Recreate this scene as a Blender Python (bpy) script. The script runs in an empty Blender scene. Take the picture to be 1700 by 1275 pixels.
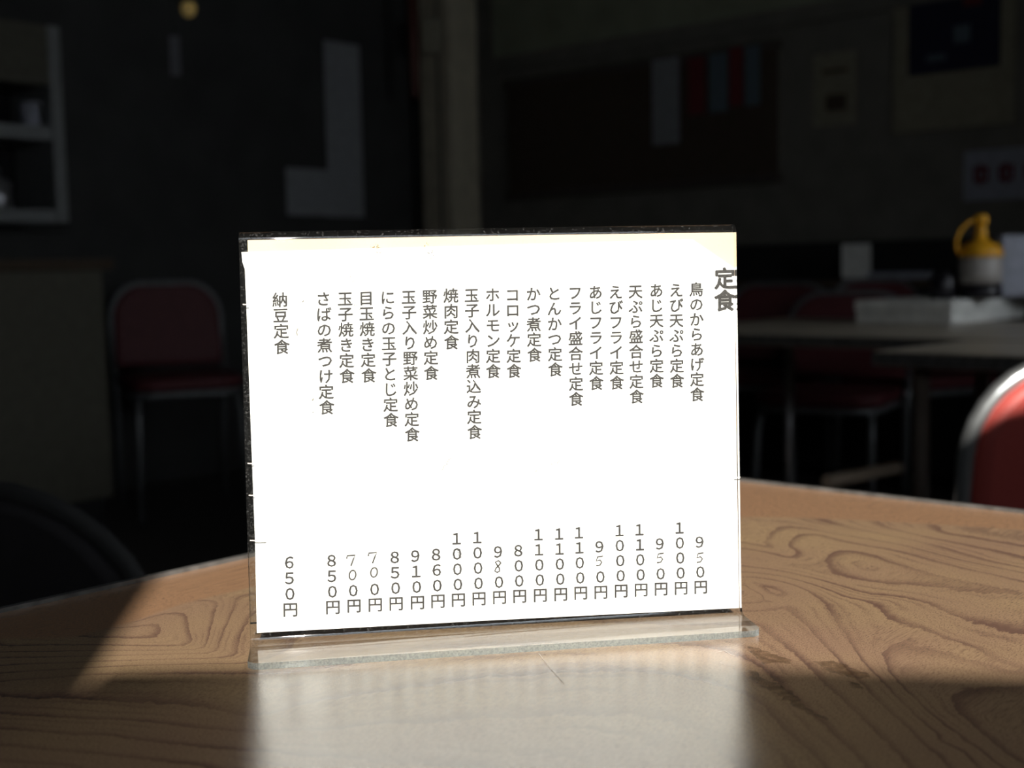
import bpy, bmesh, math, random
import numpy as np
from mathutils import Vector, Matrix
random.seed(4)
sc = bpy.context.scene
col = sc.collection
TZ = 0.70                                   # table height
# ---------------------------------------------------------------- camera
FPX, PITCH, ROLL, CAMZ = 2088.06, 0.09104864, -0.02041024, TZ + 0.15468985
cF = Vector((0, math.cos(PITCH), -math.sin(PITCH)))
cU0 = Vector((0, math.sin(PITCH), math.cos(PITCH)))
cR0 = Vector((1, 0, 0))
cR = cR0 * math.cos(ROLL) + cU0 * math.sin(ROLL)
cU = -cR0 * math.sin(ROLL) + cU0 * math.cos(ROLL)
cam_d = bpy.data.cameras.new('camera')
cam = bpy.data.objects.new('camera', cam_d)
col.objects.link(cam)
cam.matrix_world = Matrix(((cR.x, cU.x, -cF.x, 0), (cR.y, cU.y, -cF.y, 0), (cR.z, cU.z, -cF.z, CAMZ), (0, 0, 0, 1)))
cam_d.sensor_width = 36.0
cam_d.lens = FPX / 1700 * 36.0
cam_d.clip_start = 0.01
cam_d.dof.use_dof = True
cam_d.dof.focus_distance = 0.53
cam_d.dof.aperture_fstop = 9.5
sc.camera = cam
# ---------------------------------------------------------------- light
sc.view_settings.view_transform = 'Standard'
sc.view_settings.look = 'None'
sc.view_settings.exposure = 0.0
sc.view_settings.gamma = 1.0
sc.view_settings.use_curve_mapping = False
world = bpy.data.worlds.new('daylight')
sc.world = world
world.use_nodes = True
bg = world.node_tree.nodes['Background']
bg.inputs['Color'].default_value = (0.86, 0.93, 1.0, 1)
bg.inputs['Strength'].default_value = 4.2
SUN_AZ, SUN_EL = math.radians(7.0), math.radians(27.0)
sun_dir = Vector((-math.sin(SUN_AZ) * math.cos(SUN_EL), math.cos(SUN_AZ) * math.cos(SUN_EL), -math.sin(SUN_EL)))
sl = bpy.data.lights.new('sun', 'SUN')
sl.energy = 10.2
sl.color = (1.0, 0.93, 0.84)
sl.angle = math.radians(0.5)
so = bpy.data.objects.new('sun', sl)
col.objects.link(so)
so.rotation_euler = sun_dir.to_track_quat('-Z', 'Y').to_euler()
so.location = (0.3, -2, 2)
WY = -0.90                                  # inner face of the window wall
WX0, WX1, WZ0, WZ1 = 0.002, 1.75, TZ + 1.39 * math.tan(SUN_EL) / 0.9925 - 0.042, TZ + 1.39 * math.tan(SUN_EL) + 0.615
pl = bpy.data.lights.new('window_portal', 'AREA')
pl.shape = 'RECTANGLE'; pl.size = WX1 - WX0; pl.size_y = WZ1 - WZ0
pl.cycles.is_portal = True
po = bpy.data.objects.new('window_portal', pl); col.objects.link(po)
po.location = ((WX0 + WX1) / 2, WY - 0.11, (WZ0 + WZ1) / 2)
po.rotation_euler = (math.radians(90), 0, 0)
sc.cycles.caustics_reflective = False
sc.cycles.caustics_refractive = False
sc.cycles.max_bounces = 10
sc.cycles.transparent_max_bounces = 16
sc.cycles.sample_clamp_indirect = 3.0

# ---------------------------------------------------------------- measuring helpers
def ray(px, py):
    return cF * FPX + cR * (px - 850) - cU * (py - 637.5)
CAM = Vector((0, 0, CAMZ))
def on_z(px, py, z=TZ):
    r = ray(px, py); return CAM + r * ((z - CAMZ) / r.z)
def on_plane(px, py, p0, n):
    r = ray(px, py); return CAM + r * ((p0 - CAM).dot(n) / r.dot(n))
def at(px, py, d):
    r = ray(px, py); return CAM + r * (d / r.y)

# ---------------------------------------------------------------- materials
def new_mat(name):
    m = bpy.data.materials.new(name); m.use_nodes = True
    return m, m.node_tree, m.node_tree.nodes['Principled BSDF']
def lnk(t, a, b): t.links.new(a, b)
def mat(name, c, rough=0.6, metal=0.0, noise=0.12, scale=30, bump=0.0, spec=0.5):
    m, t, b = new_mat(name)
    n = t.nodes.new('ShaderNodeTexNoise'); n.inputs['Scale'].default_value = scale; n.inputs['Detail'].default_value = 4
    tc = t.nodes.new('ShaderNodeTexCoord'); lnk(t, tc.outputs['Object'], n.inputs['Vector'])
    r = t.nodes.new('ShaderNodeValToRGB')
    r.color_ramp.elements[0].position = 0.3; r.color_ramp.elements[1].position = 0.7
    r.color_ramp.elements[0].color = tuple(x * (1 - noise) for x in c) + (1,)
    r.color_ramp.elements[1].color = tuple(min(1, x * (1 + noise)) for x in c) + (1,)
    lnk(t, n.outputs['Fac'], r.inputs['Fac']); lnk(t, r.outputs['Color'], b.inputs['Base Color'])
    b.inputs['Roughness'].default_value = rough; b.inputs['Metallic'].default_value = metal
    b.inputs['Specular IOR Level'].default_value = spec
    if bump:
        bp = t.nodes.new('ShaderNodeBump'); bp.inputs['Strength'].default_value = bump; bp.inputs['Distance'].default_value = 0.002
        lnk(t, n.outputs['Fac'], bp.inputs['Height']); lnk(t, bp.outputs['Normal'], b.inputs['Normal'])
    return m
M_wall_up = mat('wall_plaster', (0.36, 0.38, 0.27), 0.9, scale=6, spec=0.1)
M_wall_lo = mat('wall_panel_brown', (0.23, 0.22, 0.19), 0.8, scale=9, spec=0.1)
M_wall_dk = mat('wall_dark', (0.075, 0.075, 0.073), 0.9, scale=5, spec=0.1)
M_wall_w = mat('wall_window_side', (0.35, 0.32, 0.27), 0.9, scale=6, spec=0.1)
M_ceil = mat('ceiling_board', (0.10, 0.10, 0.095), 0.9, scale=5, spec=0.1)
M_floor = mat('floor_vinyl', (0.09, 0.08, 0.075), 0.6, scale=8)
M_trim = mat('dark_wood_trim', (0.10, 0.08, 0.065), 0.6)
M_board = mat('dark_board', (0.10, 0.075, 0.055), 0.7, spec=0.1)
M_pillar = mat('pillar_cream', (0.62, 0.56, 0.42), 0.8, scale=12)
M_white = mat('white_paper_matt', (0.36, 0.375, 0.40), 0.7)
M_whitebox = mat('white_plastic', (0.80, 0.80, 0.76), 0.5)
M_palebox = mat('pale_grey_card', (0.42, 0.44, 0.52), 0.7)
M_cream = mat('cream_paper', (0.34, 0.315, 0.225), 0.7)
M_red = mat('red_paper', (0.20, 0.03, 0.035), 0.7)
M_blue = mat('blue_grey_paper', (0.15, 0.20, 0.24), 0.7)
M_navy = mat('navy_print', (0.02, 0.02, 0.05), 0.6)
M_redwood = mat('red_brown_wood', (0.15, 0.055, 0.038), 0.5)
M_redwood2 = mat('pale_wood_rail', (0.5, 0.40, 0.30), 0.6)
M_chrome = mat('chrome_tube', (0.62, 0.66, 0.68), 0.28, metal=0.9, noise=0.05)
M_vinyl = mat('red_vinyl', (0.37, 0.060, 0.050), 0.5, noise=0.1, scale=300, bump=0.15)
M_chrome_shade = mat('chrome_tube_shaded', (0.22, 0.23, 0.24), 0.5, metal=0.6)  # chrome of the far chairs, with their shade put into the colour
M_cab = mat('cabinet_laminate', (0.27, 0.28, 0.28), 0.6)
M_tag = mat('grey_tag', (0.16, 0.16, 0.18), 0.7)
M_vinyl_shade = mat('red_vinyl_shaded', (0.11, 0.024, 0.027), 0.6)  # same red vinyl, darkened to stand in for shade on the far chairs
M_vinyl_dk = mat('black_vinyl', (0.028, 0.026, 0.028), 0.8, spec=0.15)
M_steel = mat('steel_leg', (0.45, 0.45, 0.47), 0.35, metal=0.8)
M_blackmetal = mat('black_metal', (0.03, 0.03, 0.03), 0.75, spec=0.2)
M_yellow = mat('yellow_plastic', (0.85, 0.42, 0.02), 0.35, noise=0.03)
M_sauce = mat('dark_sauce', (0.012, 0.010, 0.014), 0.3)
M_bottle = mat('milky_plastic', (0.42, 0.39, 0.36), 0.4)
M_amber = mat('amber_glass', (0.8, 0.5, 0.12), 0.2)
M_amber.node_tree.nodes['Principled BSDF'].inputs['Emission Color'].default_value = (1, 0.75, 0.3, 1)
M_amber.node_tree.nodes['Principled BSDF'].inputs['Emission Strength'].default_value = 0.05
M_wood2 = mat('table_laminate_far', (0.40, 0.345, 0.27), 0.35, noise=0.2, scale=14)
M_trim_grey = mat('grey_metal_edge', (0.17, 0.17, 0.165), 0.35, metal=0.6, noise=0.35, scale=120)
M_olive = mat('olive_panel', (0.12, 0.112, 0.085), 0.8)
M_paper = mat('white_menu_paper', (0.90, 0.90, 0.89), 0.75, noise=0.01, scale=60, spec=0.2)
M_backing = mat('cream_backing_card', (0.80, 0.60, 0.42), 0.8, noise=0.05, scale=40, spec=0.2)
M_ink = mat('black_ink', (0.050, 0.047, 0.046), 0.7, noise=0.25, scale=900, spec=0.2)
M_pencil = mat('pencil_ink', (0.06, 0.055, 0.05), 0.7, noise=0.2, scale=900, spec=0.2)
M_smudge = mat('smudge_brown', (0.22, 0.20, 0.155), 0.8, noise=0.3, scale=900, spec=0.2)
M_crease = mat('paper_crease', (0.26, 0.25, 0.235), 0.8, noise=0.2, scale=600, spec=0.2)
M_scratch = mat('scratch_white', (0.62, 0.58, 0.52), 0.6, noise=0.1)

def acrylic_mat():
    m, t, b = new_mat('clear_acrylic')
    t.nodes.remove(b)
    out = t.nodes['Material Output']
    tr = t.nodes.new('ShaderNodeBsdfTransparent'); tr.inputs['Color'].default_value = (0.965, 0.975, 0.97, 1)
    gl = t.nodes.new('ShaderNodeBsdfGlossy'); gl.inputs['Roughness'].default_value = 0.015
    geo = t.nodes.new('ShaderNodeNewGeometry')
    mx = t.nodes.new('ShaderNodeMapRange')
    mx.inputs['To Min'].default_value = 1.49; mx.inputs['To Max'].default_value = 1 / 1.49
    lnk(t, geo.outputs['Backfacing'], mx.inputs['Value'])
    fr = t.nodes.new('ShaderNodeFresnel'); lnk(t, mx.outputs['Result'], fr.inputs['IOR'])
    ms = t.nodes.new('ShaderNodeMixShader')
    lnk(t, fr.outputs['Fac'], ms.inputs['Fac']); lnk(t, tr.outputs[0], ms.inputs[1]); lnk(t, gl.outputs[0], ms.inputs[2])
    # a little dust and fine scratches that catch the light
    n = t.nodes.new('ShaderNodeTexNoise'); n.inputs['Scale'].default_value = 900; n.inputs['Detail'].default_value = 6
    tc = t.nodes.new('ShaderNodeTexCoord'); lnk(t, tc.outputs['Object'], n.inputs['Vector'])
    r = t.nodes.new('ShaderNodeMapRange'); r.inputs['From Min'].default_value = 0.58; r.inputs['From Max'].default_value = 0.75
    r.inputs['To Min'].default_value = 0.002; r.inputs['To Max'].default_value = 0.05
    lnk(t, n.outputs['Fac'], r.inputs['Value'])
    df = t.nodes.new('ShaderNodeBsdfDiffuse'); df.inputs['Color'].default_value = (0.8, 0.8, 0.8, 1)
    m2 = t.nodes.new('ShaderNodeMixShader')
    lnk(t, r.outputs['Result'], m2.inputs['Fac']); lnk(t, ms.outputs[0], m2.inputs[1]); lnk(t, df.outputs[0], m2.inputs[2])
    lnk(t, m2.outputs[0], out.inputs['Surface'])
    return m
def edge_mat():
    m, t, b = new_mat('acrylic_cut_edge')
    t.nodes.remove(b)
    out = t.nodes['Material Output']
    tl = t.nodes.new('ShaderNodeBsdfTranslucent'); tl.inputs['Color'].default_value = (0.85, 0.90, 0.90, 1)
    df = t.nodes.new('ShaderNodeBsdfDiffuse'); df.inputs['Color'].default_value = (0.10, 0.12, 0.13, 1)
    gl = t.nodes.new('ShaderNodeBsdfGlossy'); gl.inputs['Roughness'].default_value = 0.12
    tr = t.nodes.new('ShaderNodeBsdfTransparent'); tr.inputs['Color'].default_value = (0.85, 0.9, 0.9, 1)
    fr = t.nodes.new('ShaderNodeFresnel'); fr.inputs['IOR'].default_value = 1.49
    def mix(f, a, c):
        x = t.nodes.new('ShaderNodeMixShader')
        if isinstance(f, float): x.inputs['Fac'].default_value = f
        else: lnk(t, f, x.inputs['Fac'])
        lnk(t, a, x.inputs[1]); lnk(t, c, x.inputs[2]); return x.outputs[0]
    n = t.nodes.new('ShaderNodeTexNoise'); n.inputs['Scale'].default_value = 1400; n.inputs['Detail'].default_value = 2
    tc = t.nodes.new('ShaderNodeTexCoord'); lnk(t, tc.outputs['Object'], n.inputs['Vector'])
    a = mix(n.outputs['Fac'], tl.outputs[0], df.outputs[0])
    a = mix(0.40, a, tr.outputs[0])
    a = mix(fr.outputs[0], a, gl.outputs[0])
    lnk(t, a, out.inputs['Surface'])
    return m
M_acr, M_edge = acrylic_mat(), edge_mat()

def main_wood():
    m, t, b = new_mat('walnut_laminate')
    N = t.nodes
    def attr(n):
        a = N.new('ShaderNodeAttribute'); a.attribute_name = n; return a.outputs['Fac']
    def math_(op, a, c=None, d=None):
        x = N.new('ShaderNodeMath'); x.operation = op
        for i, v in enumerate((a, c, d)):
            if v is None: continue
            if isinstance(v, (int, float)): x.inputs[i].default_value = v
            else: lnk(t, v, x.inputs[i])
        return x.outputs[0]
    def noise(vec, scale, detail=3, rough=0.55):
        x = N.new('ShaderNodeTexNoise'); x.inputs['Scale'].default_value = scale
        x.inputs['Detail'].default_value = detail; x.inputs['Roughness'].default_value = rough
        lnk(t, vec, x.inputs['Vector']); return x.outputs['Fac']
    def rng(v, a, c, d=0.0, e=1.0, smooth=True):
        x = N.new('ShaderNodeMapRange')
        if smooth: x.interpolation_type = 'SMOOTHSTEP'
        for k, q in zip(('From Min', 'From Max', 'To Min', 'To Max'), (a, c, d, e)): x.inputs[k].default_value = q
        lnk(t, v, x.inputs['Value']); return x.outputs['Result']
    geo = N.new('ShaderNodeNewGeometry'); P = geo.outputs['Position']
    g, plain, band = attr('grain'), attr('plain'), attr('fibre')
    cmb = N.new('ShaderNodeCombineXYZ')
    lnk(t, math_('MULTIPLY', g, 1.0), cmb.inputs[0]); lnk(t, math_('MULTIPLY', band, 6.0), cmb.inputs[1])
    fine = noise(cmb.outputs[0], 6.0, 4, 0.6)
    fine2 = noise(cmb.outputs[0], 22.0, 3, 0.6)
    wob = noise(P, 55, 3)
    gg = math_('ADD', g, math_('MULTIPLY', math_('SUBTRACT', wob, 0.5), 0.28))
    gg = math_('ADD', gg, math_('MULTIPLY', math_('SUBTRACT', fine, 0.5), 0.22))
    fr = math_('FRACT', gg)
    up = rng(fr, 0.50, 0.93); dn = rng(fr, 0.93, 1.0)
    line = math_('SUBTRACT', up, dn)
    line = math_('POWER', line, 2.4)
    fr2 = math_('FRACT', math_('MULTIPLY', math_('ADD', gg, 0.37), 2.7))
    l2 = math_('POWER', math_('SUBTRACT', rng(fr2, 0.3, 0.85), rng(fr2, 0.85, 1.0)), 2.0)
    l2 = math_('MULTIPLY', l2, rng(noise(P, 24, 2), 0.42, 0.60, 0.05, 0.5))
    line = math_('MAXIMUM', line, l2)
    amp = rng(noise(P, 16, 2), 0.32, 0.62, 0.35, 1.0)
    line = math_('MULTIPLY', line, amp)
    pm = rng(plain, -0.004, 0.004)
    line = math_('MULTIPLY', line, math_('SUBTRACT', 1.0, math_('MULTIPLY', pm, 0.93)))
    # base colour wanders between golden and rosy brown
    cr = N.new('ShaderNodeValToRGB'); e = cr.color_ramp.elements
    e[0].position = 0.30; e[0].color = (0.315, 0.202, 0.132, 1)
    e[1].position = 0.72; e[1].color = (0.375, 0.262, 0.145, 1)
    lnk(t, noise(P, 11, 2), cr.inputs['Fac'])
    def mixc(f, a, c):
        x = N.new('ShaderNodeMix'); x.data_type = 'RGBA'
        lnk(t, f, x.inputs[0])
        for i, v in ((6, a), (7, c)):
            if isinstance(v, tuple): x.inputs[i].default_value = v
            else: lnk(t, v, x.inputs[i])
        return x.outputs[2]
    c1 = mixc(line, cr.outputs['Color'], (0.140, 0.078, 0.060, 1))
    c1 = mixc(pm, c1, (0.345, 0.200, 0.112, 1))
    # pores
    pore = rng(fine2, 0.44, 0.68, 0.0, 0.6)
    c1 = mixc(pore, c1, (0.135, 0.085, 0.058, 1))
    grain2 = noise(P, 1500, 2)
    c1 = mixc(rng(grain2, 0.35, 0.75, 0.0, 0.42), c1, (0.12, 0.075, 0.05, 1))
    lnk(t, c1, b.inputs['Base Color'])
    lnk(t, rng(noise(P, 700, 2), 0.3, 0.7, 0.15, 0.22), b.inputs['Roughness'])
    b.inputs['Specular IOR Level'].default_value = 1.0
    bp = N.new('ShaderNodeBump'); bp.inputs['Strength'].default_value = 0.16; bp.inputs['Distance'].default_value = 0.0004
    lnk(t, noise(P, 1300, 2), bp.inputs['Height']); lnk(t, bp.outputs['Normal'], b.inputs['Normal'])
    return m
M_wood = main_wood()

def stain_mat():
    m, t, b = new_mat('dried_sauce')
    b.inputs['Base Color'].default_value = (0.11, 0.062, 0.032, 1)
    b.inputs['Roughness'].default_value = 0.3
    n = t.nodes.new('ShaderNodeTexNoise'); n.inputs['Scale'].default_value = 260; n.inputs['Detail'].default_value = 4
    g = t.nodes.new('ShaderNodeNewGeometry'); lnk(t, g.outputs['Position'], n.inputs['Vector'])
    r = t.nodes.new('ShaderNodeMapRange'); r.inputs['From Min'].default_value = 0.3; r.inputs['From Max'].default_value = 0.6
    r.inputs['To Min'].default_value = 0.08; r.inputs['To Max'].default_value = 0.5
    lnk(t, n.outputs['Fac'], r.inputs['Value']); lnk(t, r.outputs['Result'], b.inputs['Alpha'])
    return m
M_stain = stain_mat()

# ---------------------------------------------------------------- mesh helpers
def bm_box(bm, x0, x1, y0, y1, z0, z1, M=None):
    vs = [bm.verts.new((x, y, z)) for x in (x0, x1) for y in (y0, y1) for z in (z0, z1)]
    if M is not None:
        for v in vs: v.co = M @ v.co
    for f in ((0, 1, 3, 2), (4, 6, 7, 5), (0, 4, 5, 1), (2, 3, 7, 6), (0, 2, 6, 4), (1, 5, 7, 3)):
        bm.faces.new([vs[i] for i in f])
def bm_tube(bm, pts, r, seg=10, cap=True):
    pts = [Vector(p) for p in pts]; rings = []
    nrm = None
    for i, p in enumerate(pts):
        d = (pts[min(i + 1, len(pts) - 1)] - pts[max(i - 1, 0)]).normalized()
        if nrm is None:
            nrm = d.orthogonal().normalized()
        else:
            nrm = (nrm - d * nrm.dot(d)).normalized()
        b = d.cross(nrm); rr = r[i] if isinstance(r, (list, tuple)) else r
        rings.append([bm.verts.new(p + (nrm * math.cos(2 * math.pi * k / seg) + b * math.sin(2 * math.pi * k / seg)) * rr) for k in range(seg)])
    for a, c in zip(rings, rings[1:]):
        for k in range(seg):
            f = bm.faces.new((a[k], a[(k + 1) % seg], c[(k + 1) % seg], c[k])); f.smooth = True
    if cap:
        bm.faces.new(rings[0][::-1]); bm.faces.new(rings[-1])
def bm_lathe(bm, prof, seg=28, c=(0, 0)):
    rings = []
    for r, z in prof:
        rings.append([bm.verts.new((c[0] + r * math.cos(2 * math.pi * k / seg), c[1] + r * math.sin(2 * math.pi * k / seg), z)) for k in range(seg)])
    for a, q in zip(rings, rings[1:]):
        for k in range(seg):
            f = bm.faces.new((a[k], a[(k + 1) % seg], q[(k + 1) % seg], q[k])); f.smooth = True
    bm.faces.new(rings[0][::-1]); bm.faces.new(rings[-1])
def link(name, bm, m, parent=None, kind=None, bevel=0.0, loc=None):
    me = bpy.data.meshes.new(name)
    bmesh.ops.recalc_face_normals(bm, faces=bm.faces)
    bm.to_mesh(me); bm.free()
    for x in (m if isinstance(m, (list, tuple)) else (m,)): me.materials.append(x)
    o = bpy.data.objects.new(name, me); col.objects.link(o)
    if parent: o.parent = parent
    if kind: o['kind'] = kind
    if loc is not None: o.location = loc
    if bevel:
        b = o.modifiers.new('bevel', 'BEVEL'); b.width = bevel; b.segments = 2; b.limit_method = 'ANGLE'
    return o
def tag(o, label, cat, group=None):
    o['label'] = label; o['category'] = cat
    if group: o['group'] = group
    return o
def thing(name, label, cat, loc=(0, 0, 0), rz=0.0, group=None):
    o = bpy.data.objects.new(name, None); col.objects.link(o)
    o.location = loc; o.rotation_euler = (0, 0, rz); o.empty_display_size = 0.1
    return tag(o, label, cat, group)
def box_obj(name, dims, m, parent=None, bevel=0.0, kind=None):
    bm = bmesh.new(); bm_box(bm, *dims); return link(name, bm, m, parent, kind, bevel)
def copy_tree(o, parent=None):
    c = o.copy(); col.objects.link(c)
    if parent: c.parent = parent
    for ch in list(o.children): copy_tree(ch, c)
    return c

# ---------------------------------------------------------------- room shell
A = Vector((0.748, -0.664, 0)).normalized()      # direction of the right-hand far wall
B = Vector((0.664, 0.748, 0)).normalized()
K = Vector((-0.16, 6.67, 0))                     # far corner
HC = 2.55
R1 = K + A * ((2.2 - K.x) / A.x)
L1 = K - B * 6.2
BLc, BRc = Vector((L1.x, WY, 0)), Vector((R1.x, WY, 0))
def wall(name, p, q, z0, z1, m, out, th=0.1):
    """solid wall from p to q, thickness going outwards"""
    bm = bmesh.new(); n = out.normalized() * th
    vs = []
    for z in (z0, z1):
        for v in (p, q, q + n, p + n): vs.append(bm.verts.new((v.x, v.y, z)))
    for f in ((0, 3, 2, 1), (4, 5, 6, 7), (0, 1, 5, 4), (1, 2, 6, 5), (2, 3, 7, 6), (3, 0, 4, 7)): bm.faces.new([vs[i] for i in f])
    return link(name, bm, m, None, 'structure')
bm = bmesh.new(); bm_box(bm, L1.x - 0.3, R1.x + 0.3, WY - 0.2, K.y + 0.3, -0.1, 0); link('floor', bm, M_floor, None, 'structure')
bm = bmesh.new(); bm_box(bm, L1.x - 0.3, R1.x + 0.3, WY - 0.2, K.y + 0.3, HC, HC + 0.1); link('ceiling', bm, M_ceil, None, 'structure')
wall('wall_far_right', K - A * 0.1, R1, 0, HC, [M_wall_lo], B)
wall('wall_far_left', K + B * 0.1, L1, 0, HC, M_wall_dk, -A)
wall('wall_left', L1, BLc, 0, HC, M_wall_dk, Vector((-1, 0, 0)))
W2 = (0.9, 2.5, 0.95, 1.65)                    # y0, y1, z0, z1 of an unseen window added to brighten the far tables
bm = bmesh.new()
for d in ((R1.y + 0.05, W2[1], 0, HC), (W2[0], BRc.y - 0.1, 0, HC), (W2[1], W2[0], 0, W2[2]), (W2[1], W2[0], W2[3], HC)):
    bm_box(bm, R1.x, R1.x + 0.1, d[1], d[0], d[2], d[3])
link('wall_right', bm, M_wall_lo, None, 'structure')
w2 = bpy.data.objects.new('fill_window', None); col.objects.link(w2); w2['kind'] = 'structure'; w2.location = (R1.x + 0.05, W2[0], W2[2])
bm = bmesh.new()
for d in ((0, 0.04, 0, .7), (1.56, 1.6, 0, .7), (0.04, 1.56, 0, 0.04), (0.04, 1.56, 0.66, .7), (0.78, 0.82, 0.04, 0.66)):
    bm_box(bm, -0.03, 0.03, d[0], d[1], d[2], d[3])
link('window_frame', bm, M_trim, w2)  # frame of the added fill window
# window wall behind the camera, with its opening
bm = bmesh.new()
for d in ((BLc.x - 0.1, WX0, 0, HC), (WX1, BRc.x + 0.1, 0, HC), (WX0, WX1, 0, WZ0), (WX0, WX1, WZ1, HC)):
    bm_box(bm, d[0], d[1], WY - 0.1, WY, d[2], d[3])
link('wall_back', bm, M_wall_w, None, 'structure')
w1 = bpy.data.objects.new('window_1', None); col.objects.link(w1); w1['kind'] = 'structure'; w1.location = (WX0, WY - 0.05, WZ0)
fw = WX1 - WX0; fh = WZ1 - WZ0
bm = bmesh.new()
for d in ((-0.0, 0.004, 0, fh), (fw - 0.03, fw, 0, fh), (0.004, fw - 0.03, 0, 0.004), (0.004, fw - 0.03, fh - 0.03, fh)):
    bm_box(bm, d[0], d[1], -0.03, 0.03, d[2], d[3])
link('window_frame', bm, M_trim, w1)

# right wall: pale plaster above a rail, brown panelling below
nW = B
def wall_pt(px, py, off=0.0, which='R'):
    if which == 'R': return on_plane(px, py, K - B * off, B)
    return on_plane(px, py, K + A * off, A)
def wall_rect(px0, py0, px1, py1, off=0.0, which='R'):
    """true rectangle on the wall: (s0,s1,z0,z1), s measured along the wall from the far corner"""
    D = A if which == 'R' else -B
    c = [wall_pt(x, y, off, which) for x, y in ((px0, py0), (px1, py0), (px1, py1), (px0, py1))]
    s = [(p - K).dot(D) for p in c]
    a, b_ = sorted(((s[0] + s[3]) / 2, (s[1] + s[2]) / 2))
    return a, b_, (c[2].z + c[3].z) / 2, (c[0].z + c[1].z) / 2
def on_wall(name, rect, m, off0, th, which='R', parent=None, bevel=0.0, kind=None):
    D = A if which == 'R' else -B
    I = -B if which == 'R' else A                 # into the room
    s0, s1, z0, z1 = rect
    org = K + D * ((s0 + s1) / 2) + I * off0
    org.z = z0
    Mx = Matrix((( D.x, I.x, 0), (D.y, I.y, 0), (0, 0, 1))).to_4x4()
    bm = bmesh.new(); hw = (s1 - s0) / 2
    if parent is None:
        bm_box(bm, -hw, hw, 0, th, 0, z1 - z0)
        o = link(name, bm, m, None, kind, bevel); o.matrix_world = Matrix.Translation(org) @ Mx
    else:
        bm_box(bm, -hw, hw, 0, th, 0, z1 - z0)
        o = link(name, bm, m, parent, kind, bevel)
        o.matrix_parent_inverse = Matrix.Identity(4)
        o.matrix_basis = parent.matrix_basis.inverted() @ (Matrix.Translation(org) @ Mx)
    return o
zr = wall_rect(820, 80, 1250, 95)[2]
s_far = (R1 - K).length - 0.02
# sloping line in the photo = level rail seen in perspective
rail_z = (wall_pt(1080, 55).z)
on_wall('trim_1', (0.14, s_far, rail_z, HC), M_wall_up, 0.0, 0.012, kind='structure')
on_wall('trim_2', (0.14, s_far, rail_z - 0.07, rail_z), M_wall_lo, 0.0, 0.035, kind='structure')
# corner pillar
pc = at(752, 400, 6.2)
pil = thing('pillar', 'square cream pillar in the far corner behind the menu', 'pillar', (pc.x, pc.y, 0), math.atan2(A.y, A.x))
box_obj('shaft', (-0.10, 0.10, -0.10, 0.10, 0.002, HC - 0.005), M_pillar, pil, 0.008)
box_obj('inset_strip', (0.02, 0.035, -0.104, -0.1, 0.3, HC - 0.2), M_trim, pil)
r = at(718, 30, 6.02); q = at(718, 88, 6.02)
o = box_obj('notice', (-0.045, 0.045, -0.003, 0.003, 0, r.z - q.z), M_cream); o.location = (q.x, q.y, q.z); o.rotation_euler = (0, 0, 0.0)
tag(o, 'small pale notice high on the cream pillar', 'notice')
# red-brown strip left of the pillar
r0, r1 = at(682, -40, 6.0), at(690, 165, 6.0)
bm = bmesh.new(); bm_tube(bm, [r0, (r0 * 0.5 + r1 * 0.5), r1 + Vector((0, 0, 0.03)), r1], [0.024, 0.024, 0.022, 0.012], 10)
tag(link('wooden_strip', bm, M_redwood), 'red-brown wooden strip hanging just left of the cream pillar', 'wooden strip')

# dark framed board on the right wall
br = wall_rect(850, 118, 1292, 305, 0.0)
fb = thing('notice_board', 'long dark board on the back wall behind coloured menu strips', 'notice board', (K + A * ((br[0] + br[1]) / 2) - B * 0.0)[:2] + (br[2],), math.atan2(A.y, A.x))
on_wall('board', br, M_board, 0.001, 0.03, parent=fb)
on_wall('frame', (br[0] - 0.02, br[1] + 0.02, br[3], br[3] + 0.04), M_trim, 0.001, 0.0315, parent=fb)
on_wall('frame', (br[0] - 0.02, br[1] + 0.02, br[2] - 0.04, br[2]), M_trim, 0.001, 0.0315, parent=fb)
strips = ((1083, 97, 1128, 240, M_white, 'white', 'longest of the strips'), (1143, 95, 1170, 190, M_red, 'red', 'right beside the long white strip'),
          (1178, 88, 1208, 186, M_blue, 'blue-grey', 'between two red strips'), (1211, 78, 1233, 176, M_red, 'red', 'between two blue-grey strips'),
          (1237, 76, 1262, 175, M_blue, 'blue-grey', 'rightmost of the row'))
for x0, y0, x1, y1, m, cn, wh in strips:
    rr = wall_rect(x0, y0, x1, y1, 0.035)
    tag(on_wall('menu_strip', rr, m, 0.034, 0.004), '%s paper menu strip hanging on the dark board, %s' % (cn, wh), 'menu strip', 'paper strips on the dark board')
# small poster
rr = wall_rect(1352, 88, 1422, 208, 0.0)
o = on_wall('poster', rr, M_cream, 0.001, 0.006); tag(o, 'small pale poster left of the large framed picture', 'poster')
w = rr[1] - rr[0]; h = rr[3] - rr[2]
on_wall('printed_patch', (rr[0] + w * .3, rr[1] - w * .22, rr[2] + h * .2, rr[2] + h * .42), M_board, 0.007, 0.001, parent=o)
on_wall('printed_patch', (rr[0] + w * .2, rr[1] - w * .2, rr[2] + h * .72, rr[2] + h * .78), M_board, 0.007, 0.001, parent=o)
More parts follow.
